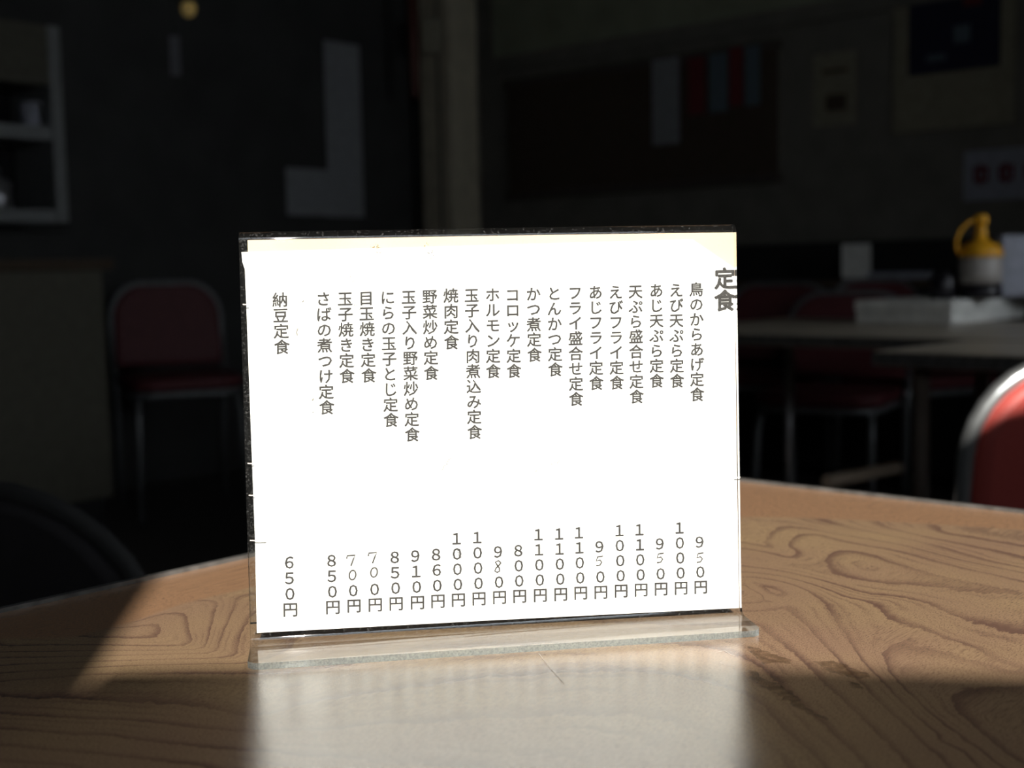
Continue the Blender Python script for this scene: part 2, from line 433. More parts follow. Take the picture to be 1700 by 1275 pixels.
# large framed picture
rr = wall_rect(1487, -120, 1688, 214, 0.0)
o = on_wall('framed_picture', rr, M_cream, 0.001, 0.02, bevel=0.004); tag(o, 'large cream mounted picture with a dark navy photo at upper right', 'picture')
r2 = wall_rect(1510, -90, 1662, 118, 0.02)
on_wall('photo', r2, M_navy, 0.0215, 0.002, parent=o)
w = r2[1] - r2[0]; h = r2[3] - r2[2]
on_wall('photo_highlight', (r2[0] + w * .5, r2[0] + w * .68, r2[2] + h * .22, r2[2] + h * .36), M_blue, 0.024, 0.001, parent=o)
on_wall('photo_highlight', (r2[0] + w * .2, r2[0] + w * .42, r2[2] + h * .1, r2[2] + h * .15), M_blue, 0.024, 0.001, parent=o)
on_wall('photo_highlight', (r2[0] + w * .6, r2[0] + w * .8, r2[2] + h * .5, r2[2] + h * .62), M_red, 0.024, 0.001, parent=o)
# white sign with red marks
rr = wall_rect(1602, 246, 1760, 330, 0.0)
o = on_wall('wall_sign', rr, M_palebox, 0.001, 0.008); tag(o, 'white sign with blurred red marks on the wall above the yellow-capped bottle', 'sign')
w = rr[1] - rr[0]; h = rr[3] - rr[2]
for k in range(3):
    a0 = rr[0] + w * (.10 + k * .27)
    for (u0, u1, v0, v1) in ((0, .17, .58, .68), (0, .17, .36, .44), (.06, .10, .3, .72), (0, .04, .36, .66), (.13, .17, .36, .66)):
        on_wall('red_mark', (a0 + w * u0, a0 + w * u1, rr[2] + h * v0, rr[2] + h * v1), M_red, 0.009, 0.001, parent=o)

# ---- left wall side: shelf cabinet, sheets, lamp, partition
cab_off = 0.30
def cab_rect(a, b_, c, d): return wall_rect(a, b_, c, d, cab_off, 'L')
cr_ = cab_rect(-70, 34, 106, 368)
cz = thing('wall_cabinet', 'pale open shelf cabinet on the left wall with two shelves', 'cabinet', (K - B * ((cr_[0] + cr_[1]) / 2) + A * 0.0)[:2] + (cr_[2],), math.atan2(-B.y, -B.x))
s0, s1, z0, z1 = cr_
mid1 = cab_rect(-70, 205, 106, 228); top = cab_rect(-70, 34, 106, 135)
on_wall('side_panel', (s0, s0 + 0.045, z0, z1), M_cab, 0.001, cab_off, 'L', cz, 0.003)
on_wall('side_panel', (s1 - 0.03, s1, z0, z1), M_cab, 0.001, cab_off, 'L', cz, 0.003)
on_wall('header_panel', (s0 + 0.045, s1 - 0.03, top[2], z1), M_olive, 0.05, cab_off - 0.055, 'L', cz)
on_wall('shelf', (s0 + 0.045, s1 - 0.03, mid1[2], mid1[3]), M_cab, 0.001, cab_off - 0.01, 'L', cz)
on_wall('shelf', (s0 + 0.045, s1 - 0.03, z0, z0 + 0.045), M_cab, 0.001, cab_off - 0.01, 'L', cz)
on_wall('back_panel', (s0 + 0.045, s1 - 0.03, z0 + 0.045, top[2]), M_vinyl_dk, 0.001, 0.01, 'L', cz)
cup = cab_rect(50, 152, 76, 195)
pp = K - B * ((cup[0] + cup[1]) / 2) + A * (cab_off - 0.06)
bm = bmesh.new(); bm_lathe(bm, [(0.026, 0), (0.032, 0.01), (0.036, 0.085), (0.033, 0.085), (0.03, 0.02)], 20)
tag(link('cup', bm, M_palebox, loc=(pp.x, pp.y, mid1[3] + 0.001)), 'pale cup on the upper shelf of the left cabinet', 'cup')
cup = cab_rect(8, 250, 26, 275)
pp = K - B * ((cup[0] + cup[1]) / 2) + A * (cab_off - 0.12)
bm = bmesh.new(); bm_lathe(bm, [(0.05, 0), (0.055, 0.01), (0.055, 0.10), (0.02, 0.12), (0.015, 0.125), (0.02, 0.14), (0.012, 0.152)], 20)
tag(link('pot', bm, M_steel, loc=(pp.x, pp.y, z0 + 0.046)), 'small lidded pot on the lower shelf of the left cabinet', 'pot')
# white sheets
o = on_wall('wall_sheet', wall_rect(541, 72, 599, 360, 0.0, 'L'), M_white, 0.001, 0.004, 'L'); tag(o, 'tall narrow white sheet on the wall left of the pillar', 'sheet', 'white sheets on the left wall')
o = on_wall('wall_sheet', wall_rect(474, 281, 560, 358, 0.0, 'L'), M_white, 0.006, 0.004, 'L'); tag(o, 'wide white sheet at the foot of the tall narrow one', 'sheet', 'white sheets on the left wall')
# pendant with amber bulb
lp = at(313, 15, 4.2)
pn = thing('pendant_lamp', 'small hanging lamp with a dim amber bulb at the top left', 'lamp', (lp.x, lp.y, lp.z))
bm = bmesh.new(); bm_tube(bm, [(0, 0, 0.05), (0, 0, HC - lp.z)], 0.004, 6); link('cord', bm, M_blackmetal, pn)
bm = bmesh.new(); bm_lathe(bm, [(0.012, 0.05), (0.03, 0.045), (0.032, 0.02)], 18); link('lamp_cap', bm, M_blackmetal, pn)
bm = bmesh.new(); bm_lathe(bm, [(0.006, -0.026), (0.018, -0.02), (0.025, -0.004), (0.024, 0.01), (0.014, 0.03)], 18); link('bulb', bm, M_amber, pn)
pg = at(292, 125, 4.1); pgt = at(290, 60, 4.1)
ht = thing('hanging_tag', 'faint pale tag hanging on a cord below the amber lamp', 'tag', pg)
bm = bmesh.new(); bm_box(bm, -0.016, 0.016, -0.003, 0.003, 0, pgt.z - pg.z); link('tag_card', bm, M_tag, ht)
bm = bmesh.new(); bm_tube(bm, [(0, 0, pgt.z - pg.z), (0, 0, HC - pg.z)], 0.0025, 6); link('cord', bm, M_blackmetal, ht)
# partition / counter at the left
pa = at(168, 430, 4.2)
pt = thing('counter', 'dark counter with an olive front panel at far left', 'counter', (pa.x, pa.y, 0), math.atan2(-B.y, -B.x))
ztop = pa.z
box_obj('counter_top', (-0.03, 2.0, -0.40, 0.03, ztop - 0.035, ztop), M_board, pt, 0.004)
box_obj('front_panel', (0, 1.98, -0.03, 0.0, 0.12, ztop - 0.036), M_olive, pt)
box_obj('plinth', (0.02, 1.98, -0.38, -0.02, 0.001, 0.12), M_blackmetal, pt)
box_obj('side_panel', (0, 0.03, -0.38, -0.031, 0.12, ztop - 0.036), M_board, pt)

# ---------------------------------------------------------------- chairs
def rr_path(hw, z0, z1, rad, n=8):
    """inverted U in the x-z plane"""
    p = [(-hw, z0)]
    for i in range(n + 1):
        a = math.pi - (math.pi / 2) * i / n; p.append((-hw + rad + rad * math.cos(a), z1 - rad + rad * math.sin(a)))
    for i in range(n + 1):
        a = math.pi / 2 - (math.pi / 2) * i / n; p.append((hw - rad + rad * math.cos(a), z1 - rad + rad * math.sin(a)))
    p.append((hw, z0)); return p
def make_chair(name, label, vin, H=0.745, hw=0.20, rad=0.115, padh=0.27):
    t = thing(name, label, 'chair')
    yb = lambda z: -0.19 - max(0, z - 0.44) * 0.16
    pth = rr_path(hw, 0.46, H - 0.011, rad)
    bm = bmesh.new(); bm_tube(bm, [(x, yb(z), z) for x, z in pth], 0.011, 10); link('back_frame', bm, M_chrome, t)
    # padded back, a slightly domed panel filling the arch of the tube
    bm = bmesh.new()
    outl = rr_path(hw - 0.005, H - 0.011 - padh, H - 0.016, rad - 0.005)
    n = len(outl); c = sum(p[1] for p in outl) / n
    lay = []
    for off, sc_ in ((-0.020, 0.90), (-0.012, 0.985), (0.0, 1.0), (0.016, 0.985), (0.026, 0.90)):
        lay.append([bm.verts.new((x * sc_, yb(z) + off, c + (z - c) * sc_)) for x, z in outl])
    for a, q in zip(lay, lay[1:]):
        for k in range(n):
            f = bm.faces.new((a[k], a[(k + 1) % n], q[(k + 1) % n], q[k])); f.smooth = True
    bm.faces.new(lay[0][::-1]); bm.faces.new(lay[-1]); link('backrest', bm, vin, t)
    # seat
    bm = bmesh.new(); lay = []
    def ring(s, z):
        pts = []
        for (cx, cy, a0) in ((.11, .11, 0), (-.11, .11, 90), (-.11, -.11, 180), (.11, -.11, 270)):
            for i in range(6):
                a = math.radians(a0 + 18 * i); pts.append((( cx + .09 * math.cos(a)) * s, (cy + .09 * math.sin(a)) * s, z))
        return pts
    for s, z in ((0.93, 0.408), (1.0, 0.418), (1.0, 0.436), (0.95, 0.447)):
        lay.append([bm.verts.new(p) for p in ring(s, z)])
    n = len(lay[0])
    for a, q in zip(lay, lay[1:]):
        for k in range(n):
            f = bm.faces.new((a[k], a[(k + 1) % n], q[(k + 1) % n], q[k])); f.smooth = True
    bm.faces.new(lay[0][::-1]); bm.faces.new(lay[-1]); link('seat', bm, vin, t)
    bm = bmesh.new(); pr = [(x * .93, y * .93, 0.397) for x, y, z in ring(1, 0)]; bm_tube(bm, pr + [pr[0]], 0.010, 8, False); link('seat_frame', bm, M_chrome, t)
    for sx in (-1, 1):
        bm = bmesh.new(); bm_tube(bm, [(sx * hw, yb(.46), 0.46), (sx * (hw - .005), -0.185, 0.38), (sx * (hw - .01), -0.21, 0.012)], 0.011, 8); link('leg', bm, M_chrome, t)
        bm = bmesh.new(); bm_tube(bm, [(sx * .17, 0.15, 0.396), (sx * .175, 0.175, 0.33), (sx * .185, 0.20, 0.012)], 0.011, 8); link('leg', bm, M_chrome, t)
    return t
ch = make_chair('dining_chair', 'red chair with a chrome tube back at the right edge, top in sunlight', M_vinyl)
cpos = at(1840, 700, 1.52)
ch.location = (cpos.x, cpos.y + 0.2, 0); ch.rotation_euler = (0, 0, math.radians(4))
G = 'red dining chairs at the far tables'
shade_copies = {}  # mesh copies for the shade-darkened vinyl and chrome
def put_chair(px, d, ztop, rz, label):
    c = copy_tree(ch); p = at(px, 480, d)
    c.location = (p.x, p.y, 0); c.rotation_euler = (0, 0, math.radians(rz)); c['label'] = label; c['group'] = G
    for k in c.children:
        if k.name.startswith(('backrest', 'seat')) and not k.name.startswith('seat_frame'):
            k.data = shade_copies.setdefault(k.data.name, k.data.copy()); k.data.materials[0] = M_vinyl_shade
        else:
            k.data = shade_copies.setdefault(k.data.name, k.data.copy()); k.data.materials[0] = M_chrome_shade
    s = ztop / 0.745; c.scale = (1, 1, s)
    return c
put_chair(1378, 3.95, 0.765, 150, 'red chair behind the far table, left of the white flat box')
put_chair(1262, 4.55, 0.79, 150, 'shaded red chair just right of the menu sheet behind the far table')
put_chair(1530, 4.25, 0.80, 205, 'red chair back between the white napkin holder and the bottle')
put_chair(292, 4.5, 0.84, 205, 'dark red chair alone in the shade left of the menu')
chb = make_chair('dining_chair', 'black round-backed chair at lower left in deep shade', M_vinyl_dk, H=0.66, hw=0.21, rad=0.17)
for o in chb.children:
    if o.name.startswith(('back_frame', 'leg', 'seat_frame')): o.data.materials[0] = M_blackmetal
p = at(-30, 785, 1.25); chb.location = (p.x, p.y + .2, 0); chb.rotation_euler = (0, 0, math.radians(-8))

# ---------------------------------------------------------------- far tables
def far_table(label, corner, ang, Lx, Ly, legm=M_steel):
    t = thing('dining_table', label, 'table', (corner.x, corner.y, 0), ang, 'dining tables')
    box_obj('tabletop', (0, Lx, 0, Ly, TZ - 0.026, TZ), M_wood2, t, 0.003)
    bm = bmesh.new()
    for d in ((-.002, Lx + .002, -.002, 0), (-.002, Lx + .002, Ly, Ly + .002), (-.002, 0, 0, Ly), (Lx, Lx + .002, 0, Ly)): bm_box(bm, *d, TZ - 0.024, TZ - 0.002)
    link('edge_trim', bm, M_trim_grey, t)
    for x in (0.06, Lx - 0.06):
        for y in (0.06, Ly - 0.06):
            bm = bmesh.new(); bm_tube(bm, [(x, y, TZ - 0.027), (x, y, 0.002)], 0.014, 10); link('leg', bm, legm, t)
    return t
angB = math.radians(-43)
uB = Vector((math.cos(angB), math.sin(angB), 0))
cb = on_z(1368, 557); cb.z = 0
far_table('far dining table carrying the white flat box and yellow-capped bottle', cb - uB * 0.55, angB, 1.35, 0.75)
bpy.context.view_layer.update()
tb = bpy.data.objects['dining_table']
ti = (Matrix.Translation(tb.location) @ Matrix.Rotation(angB, 4, 'Z')).inverted()
bm = bmesh.new(); bm_tube(bm, [ti @ at(1372, 800, 2.66), ti @ at(1492, 776, 2.78)], 0.014, 10); link('foot_rail', bm, M_redwood2, tb)['label'] = 'pale wooden rail under the table'
ca = on_z(1450, 583); ca.z = 0
far_table('nearer empty table corner in front of the far table, at right', ca, math.radians(-45), 1.0, 0.36, M_trim)

# flat white box
bc = on_z(1580, 540); 
bx = thing('flat_box', 'flat white box lying on the far table under the sauce bottle', 'box', (bc.x, bc.y, TZ + 0.001), angB)
bm = bmesh.new(); bm_box(bm, -0.25, 0, 0, 0.46, 0, 0.030); link('box_base', bm, M_whitebox, bx, bevel=0.003)
bm = bmesh.new(); bm_box(bm, -0.253, 0.003, -0.003, 0.463, 0.031, 0.058); link('lid', bm, M_whitebox, bx, bevel=0.004)
BT = TZ + 0.0595
# sauce bottle
bp_ = at(1627, 500, 3.10)
sb = thing('sauce_bottle', 'sauce bottle with a bright yellow nozzle cap on the flat white box', 'bottle', (bp_.x, bp_.y, BT), 0)
bm = bmesh.new(); bm_lathe(bm, [(0.046, 0), (0.051, 0.006), (0.051, 0.036)], 32); link('sauce', bm, M_sauce, sb)
bm = bmesh.new(); bm_lathe(bm, [(0.051, 0.0362), (0.0515, 0.06), (0.051, 0.09), (0.048, 0.101), (0.045, 0.103)], 32); link('bottle_body', bm, M_bottle, sb)
bm = bmesh.new(); bm_lathe(bm, [(0.051, 0.102), (0.053, 0.105), (0.052, 0.115), (0.045, 0.127), (0.030, 0.137), (0.016, 0.142), (0.0135, 0.165), (0.011, 0.180), (0.016, 0.182), (0.017, 0.192), (0.014, 0.203), (0.006, 0.206)], 32); link('nozzle_cap', bm, M_yellow, sb)
bm = bmesh.new(); bm_tube(bm, [(-0.012, 0, 0.194), (-0.030, 0, 0.187), (-0.050, 0, 0.168), (-0.060, 0, 0.142), (-0.058, 0, 0.118), (-0.050, 0, 0.110)], 0.0045, 8); link('cap_strap', bm, M_yellow, sb)
jp = at(1566, 500, 3.12)
bm = bmesh.new(); bm_lathe(bm, [(0.026, 0), (0.030, 0.004), (0.030, 0.05), (0.024, 0.058), (0.024, 0.066), (0.01, 0.068)], 24)
tag(link('jar', bm, M_sauce, loc=(jp.x, jp.y, BT)), 'squat black jar left of the yellow-capped bottle', 'jar')
np_ = at(1722, 500, 3.22)
o = box_obj('carton', (-0.10, 0.10, -0.04, 0.04, 0, 0.155), M_palebox, None, 0.004); o.location = (np_.x, np_.y, BT); o.rotation_euler = (0, 0, -0.1)
tag(o, 'tall pale grey carton behind the sauce bottle at the right edge', 'carton')
# sideboard at the wall
sp = wall_pt(1330, 470, 0.36)
sd = thing('sideboard', 'low dark sideboard along the back wall behind the far table', 'sideboard', (sp.x, sp.y, 0), math.atan2(A.y, A.x))
box_obj('cabinet_body', (-1.0, 1.1, 0.0, 0.33, 0.05, 0.755), M_vinyl_dk, sd)
box_obj('worktop', (-1.02, 1.12, -0.02, 0.34, 0.756, 0.785), M_board, sd, 0.003)
box_obj('back_board', (-1.0, 1.1, 0.31, 0.33, 0.786, 0.94), M_blackmetal, sd)
np2 = wall_pt(1422, 466, 0.22)
o = thing('napkin_holder', 'white napkin holder on the dark sideboard at the back wall', 'napkin holder', (np2.x, np2.y, 0.786), -0.3)
box_obj('holder', (-0.055, 0.055, -0.04, 0.04, 0, 0.10), M_blackmetal, o, 0.003); box_obj('napkins', (-0.056, 0.056, -0.045, -0.041, 0.006, 0.14), M_whitebox, o); 
np3 = wall_pt(1495, 450, 0.22)
o = box_obj('tray', (-0.12, 0.12, -0.04, 0.04, 0, 0.028), M_palebox, None, 0.004); o.location = (np3.x, np3.y, 0.786); o.rotation_euler = (0, 0, math.atan2(A.y, A.x))
tag(o, 'shallow grey tray on the dark sideboard right of the napkin holder', 'tray')

# ---------------------------------------------------------------- the main table
pL0, pL1 = on_z(0, 1018), on_z(415, 926)
pR0, pR1 = on_z(1234, 800), on_z(1700, 853)
dL = (pL0 - pL1).normalized(); dR = (pR1 - pR0).normalized()
# far corner
def isect(p, d, q, e):
    k = d.x * e.y - d.y * e.x; t_ = ((q.x - p.x) * e.y - (q.y - p.y) * e.x) / k; return p + d * t_
C = isect(pL1, dL, pR0, dR)
LL, LR = 0.80, 1.20
# control lines of the grain, traced on the laminate
def r3(p): return [(1220 + x / 3.5417, 780 + y / 3.5417) for x, y in p]
def r8(p): return [(1200 + x / 2.684, 800 + y / 2.684) for x, y in p]
def r1_(p): return [(x / 3.4, 900 + y / 3.4) for x, y in p]
lines = [
 (0.2, r3([(720, 545), (800, 580)])),
 (1, r3([(50, 510), (300, 545), (450, 590), (615, 635)])), (1, r3([(600, 615), (550, 580), (520, 530), (560, 480), (650, 470), (800, 490), (1000, 560), (1200, 610), (1450, 665), (1700, 715)])),
 (2, r3([(50, 455), (200, 480), (330, 515)])), (2, r3([(300, 450), (320, 400), (400, 375), (520, 380), (720, 430), (1000, 480), (1300, 560), (1700, 650)])),
 (3, r3([(50, 420), (150, 440), (225, 460)])), (3, r3([(195, 400), (220, 345), (290, 325), (400, 335), (600, 375), (760, 395), (1000, 440), (1300, 520), (1700, 600)])),
 (4, r3([(600, 310), (760, 350), (1080, 415), (1280, 470), (1480, 530), (1700, 575)])),
 (5, r3([(900, 335), (1150, 395), (1400, 440), (1700, 500)])), (6, r3([(1250, 370), (1480, 400), (1700, 440)])),
 (2, r3([(330, 610), (500, 650), (800, 740)])), (3, r3([(60, 680), (160, 740), (250, 779)])),
 (2.6, r8([(640, 520), (720, 525), (830, 600), (1000, 680), (1200, 740), (1342, 800)])),
 (3, r8([(850, 650), (720, 720), (700, 760), (730, 850), (800, 940), (900, 1040), (1000, 1150)])), (3, r8([(900, 650), (1100, 740), (1342, 850)])),
 (4, r8([(470, 580), (540, 690), (620, 800), (760, 930), (900, 1060), (1100, 1230)])),
 (5, r8([(100, 455), (250, 540), (420, 700), (560, 850), (700, 990), (840, 1120), (980, 1260)])),
 (6, r8([(150, 640), (300, 760), (500, 950), (650, 1100), (800, 1250)])), (7, r8([(110, 800), (300, 960), (480, 1120), (620, 1270)])),
 (8, r8([(110, 960), (250, 1090), (380, 1200), (450, 1275)])),
 (2, r8([(1342, 900), (1150, 905), (1030, 930), (1010, 970), (1040, 1030), (1150, 1130), (1300, 1250)])), (1.4, r8([(1342, 1050), (1250, 1050)])),
 (1, r1_([(450, 540), (560, 540), (900, 545)])), (1, r1_([(910, 500), (890, 435)])),
 (2, r1_([(0, 590), (600, 585), (1050, 595)])), (2, r1_([(1075, 500), (1060, 430), (1035, 390)])),
 (3, r1_([(0, 625), (600, 617), (1150, 607)])), (3, r1_([(1180, 560), (1205, 480), (1240, 340)])),
 (4, r1_([(0, 655), (700, 643), (1200, 625)])), (4, r1_([(1230, 580), (1290, 450), (1350, 310)])),
 (5, r1_([(0, 700), (700, 672), (1330, 655)])), (5, r1_([(1340, 600), (1360, 540), (1415, 430)])),
 (6, r1_([(0, 745), (700, 700), (1380, 685)])), (7, r1_([(0, 790), (500, 752), (1380, 745)])),
 (8, r1_([(0, 880), (600, 905), (1100, 940), (1400, 990)])), (9, r1_([(0, 975), (300, 995), (700, 1015), (1300, 1070)])),
 (10, r1_([(0, 1060), (600, 1100), (1300, 1180)])), (11, r1_([(0, 1160), (700, 1220), (1100, 1270)])), (12, r1_([(0, 1240), (400, 1275)])),
 (1.2, r1_([(300, 470), (500, 480)])), (2.2, r1_([(740, 450), (900, 400), (1100, 350)])), (3.2, r1_([(1100, 320), (1415, 262)])), (0.4, r1_([(600, 500), (820, 490)])),
]
cp, cv = [], []
for lv, pts in lines:
    P3 = [on_z(x, y) for x, y in pts]
    for a_, b2 in zip(P3, P3[1:]):
        n = max(1, int((b2 - a_).length / 0.008))
        for i in range(n): q = a_ + (b2 - a_) * (i / n); cp.append((q.x, q.y)); cv.append(lv)
    cp.append((P3[-1].x, P3[-1].y)); cv.append(lv)
cp = np.array(cp); cv = np.array(cv, float)
def kern(d): return np.sqrt(d * d + 0.004 ** 2)
KM = kern(np.linalg.norm(cp[:, None] - cp[None], axis=2)); n = len(cp)
big = np.zeros((n + 3, n + 3)); big[:n, :n] = -KM + np.eye(n) * 0.0012; big[:n, n:] = np.c_[np.ones(n), cp]; big[n:, :n] = big[:n, n:].T
sol = np.linalg.solve(big, np.r_[cv, 0, 0, 0])
def grain(xy):
    return -kern(np.linalg.norm(xy[:, None] - cp[None], axis=2)) @ sol[:n] + sol[n] + xy @ sol[n + 1:]
bnd = [on_z(x, y) for x, y in ((120, 1058), (217, 1033), (300, 1003), (416, 975))] + [on_z(x, y) for x, y in ((1234, 858), (1320, 859), (1400, 862), (1550, 870), (1700, 880))]
bx_, by_ = np.array([p.x for p in bnd]), np.array([p.y for p in bnd])

mt = thing('dining_table', 'walnut-patterned laminate table in the foreground with a grey metal edge', 'table', (C.x, C.y, 0), 0, 'dining tables')
nu, nv = 190, 240
us = np.linspace(0, LL, nu + 1); vs_ = np.linspace(0, LR, nv + 1)
U_, V_ = np.meshgrid(us, vs_, indexing='ij')
X = C.x + dL.x * U_ + dR.x * V_; Y = C.y + dL.y * U_ + dR.y * V_
xy = np.c_[X.ravel(), Y.ravel()]
gv = np.concatenate([grain(xy[i:i + 4000]) for i in range(0, len(xy), 4000)])
pv = xy[:, 1] - np.interp(xy[:, 0], bx_, by_)
fv = (xy[:, 0] * 0.75 - xy[:, 1] * 0.66) * 10
verts = np.c_[xy[:, 0] - C.x, xy[:, 1] - C.y, np.full(len(xy), TZ)]
nt = len(verts)
idx = lambda i, j: i * (nv + 1) + j
faces = [(idx(i, j), idx(i, j + 1), idx(i + 1, j + 1), idx(i + 1, j)) for i in range(nu) for j in range(nv)]
cor = [idx(0, 0), idx(nu, 0), idx(nu, nv), idx(0, nv)]
low = [tuple(verts[c][:2]) + (TZ - 0.028,) for c in cor]
allv = [tuple(v) for v in verts] + low
b0 = nt
rim = [[idx(i, 0) for i in range(nu + 1)], [idx(nu, j) for j in range(nv + 1)], [idx(i, nv) for i in range(nu, -1, -1)], [idx(0, j) for j in range(nv, -1, -1)]]
for k, rr in enumerate(rim): faces.append(tuple(rr) + (b0 + (k + 1) % 4, b0 + k))
faces.append((b0, b0 + 1, b0 + 2, b0 + 3))
me = bpy.data.meshes.new('tabletop'); me.from_pydata(allv, [], faces)
for nm, arr in (('grain', gv), ('plain', pv), ('fibre', fv)):
    at_ = me.attributes.new(nm, 'FLOAT', 'POINT'); at_.data.foreach_set('value', np.r_[arr, np.zeros(4)].astype(np.float32))
me.materials.append(M_wood)
o = bpy.data.objects.new('tabletop', me); col.objects.link(o); o.parent = mt
# metal edge strip around the top, slightly proud
bm = bmesh.new()
def strip(bm, p, q, nrm, w, z0, z1):
    vs = []
    for z in (z0, z1):
        for v in (p, q, q + nrm * w, p + nrm * w): vs.append(bm.verts.new((v.x, v.y, z)))
    for f in ((0, 3, 2, 1), (4, 5, 6, 7), (0, 1, 5, 4), (1, 2, 6, 5), (2, 3, 7, 6), (3, 0, 4, 7)): bm.faces.new([vs[i] for i in f])
c0 = Vector((0, 0, 0)); cL = dL * LL; cRr = dR * LR; cc = cL + cRr
wst = 0.0036
strip(bm, c0 - dR * wst, cL - dR * wst, dR, wst - 0.0001, TZ - 0.030, TZ + 0.0020)
strip(bm, c0 - dL * wst, cRr - dL * wst, dL, wst - 0.0001, TZ - 0.030, TZ + 0.0020)
strip(bm, cRr + dR * 0.0001, cc + dR * 0.0001, dR, wst, TZ - 0.030, TZ + 0.0020)
strip(bm, cL + dL * 0.0001, cc + dL * 0.0001, dL, wst, TZ - 0.030, TZ + 0.0020)
link('edge_trim', bm, M_trim_grey, mt)
for a_ in (0.07, LL - 0.07):
    for b2 in (0.07, LR - 0.07):
        q = dL * a_ + dR * b2
        bm = bmesh.new(); bm_tube(bm, [(q.x, q.y, TZ - 0.029), (q.x, q.y, 0.002)], 0.016, 10); link('leg', bm, M_blackmetal, mt)

# dried sauce marks on the laminate
def blob(name, pts, label, m=M_stain):
    P3 = [on_z(x, y) for x, y in pts]
    c_ = sum(P3, Vector()) / len(P3)
    ring = []
    n = len(P3)
    for i in range(n):
        a_, b2 = P3[i], P3[(i + 1) % n]
        for k in range(4):
            q = a_.lerp(b2, k / 4); j = (b2 - a_).length * 0.12
            ring.append(q + Vector((random.uniform(-j, j), random.uniform(-j, j), 0)))
    bm = bmesh.new()
    v0 = [bm.verts.new((q.x - c_.x, q.y - c_.y, 0)) for q in ring]; v1 = [bm.verts.new(((q.x - c_.x) * .97, (q.y - c_.y) * .97, 0.00018)) for q in ring]
    for k in range(len(ring)): bm.faces.new((v0[k], v0[(k + 1) % len(ring)], v1[(k + 1) % len(ring)], v1[k]))
    f = bm.faces.new(v1); bmesh.ops.triangulate(bm, faces=[f])
    o = link(name, bm, m, loc=(c_.x, c_.y, TZ + 0.00012)); tag(o, label, 'stain', 'dried sauce stains on the table')
blob('sauce_stain', [(1243, 1112), (1254, 1116), (1270, 1130), (1292, 1136), (1312, 1150), (1330, 1168), (1352, 1184), (1376, 1196), (1350, 1188), (1322, 1174), (1302, 1162), (1285, 1150), (1262, 1138), (1250, 1128)], 'long thin brown dried stain running from beside the menu foot to the lower right')
blob('sauce_stain', [(1352, 1100), (1385, 1097), (1412, 1108), (1438, 1118), (1444, 1124), (1428, 1128), (1405, 1124), (1385, 1118), (1366, 1112)], 'faint brown leaf-shaped stain furthest right of the menu foot')
blob('sauce_stain', [(1240, 1073), (1262, 1078), (1282, 1086), (1312, 1096), (1310, 1103), (1290, 1100), (1268, 1104), (1258, 1094), (1246, 1082)], 'blotchy brown stain touching the right end of the menu foot')
blob('sauce_stain', [(1408, 1132), (1425, 1136), (1432, 1144), (1416, 1142)], 'tiny brown dot below the leaf-shaped stain')

# ---------------------------------------------------------------- acrylic stand
X0, Y0, YAW, LEAN, HH, FT = -0.00537941, 0.52257062, 0.15071436, 0.0348472, 0.17193183, 0.0262
SW = 0.21
wv = Vector((math.cos(YAW), math.sin(YAW), 0)); nv_ = Vector((math.sin(YAW), -math.cos(YAW), 0))
upv = Vector((0, 0, 1)) * math.cos(LEAN) - nv_ * math.sin(LEAN)
org = Vector((X0, Y0, TZ))
th, gap, Rb = 0.0026, 0.0014, 0.0052
Rt = (gap + th) / 2
HT = HH * math.cos(LEAN)
path = [(FT, th / 2), (FT - 0.0008, th / 2), (FT - 0.002, th / 2), (FT - 0.004, th / 2)]
path += [(FT - 0.004 - (FT - 0.004 - (Rb - th / 2)) * i / 4, th / 2) for i in range(1, 5)]
for i in range(1, 9):
    a = math.pi / 2 * i / 8; path.append((Rb - th / 2 - Rb * math.sin(a), th / 2 + Rb - Rb * math.cos(a)))
zt = HT - th / 2 - Rt
path += [(-th / 2, th / 2 + Rb + (zt - th / 2 - Rb) * i / 6) for i in range(1, 7)]
for i in range(1, 11):
    a = math.pi * i / 10; path.append((-th / 2 - Rt + Rt * math.cos(a), zt + Rt * math.sin(a)))
path += [(-th / 2 - 2 * Rt, zt + (0.010 - zt) * i / 6) for i in range(1, 7)]
SH = math.tan(LEAN)
def loc_pt(u, s, z):            # local: u along the sign, s toward the viewer
    z_ = z; s_ = s - z * SH
    return Vector((u, -s_, z_))
# corner offsets so that the outline leans as in the photograph
rx = Matrix((( wv.x, -nv_.x, 0, org.x), (wv.y, -nv_.y, 0, org.y), (0, 0, 1, org.z), (0, 0, 0, 1)))
inv = rx.inverted()

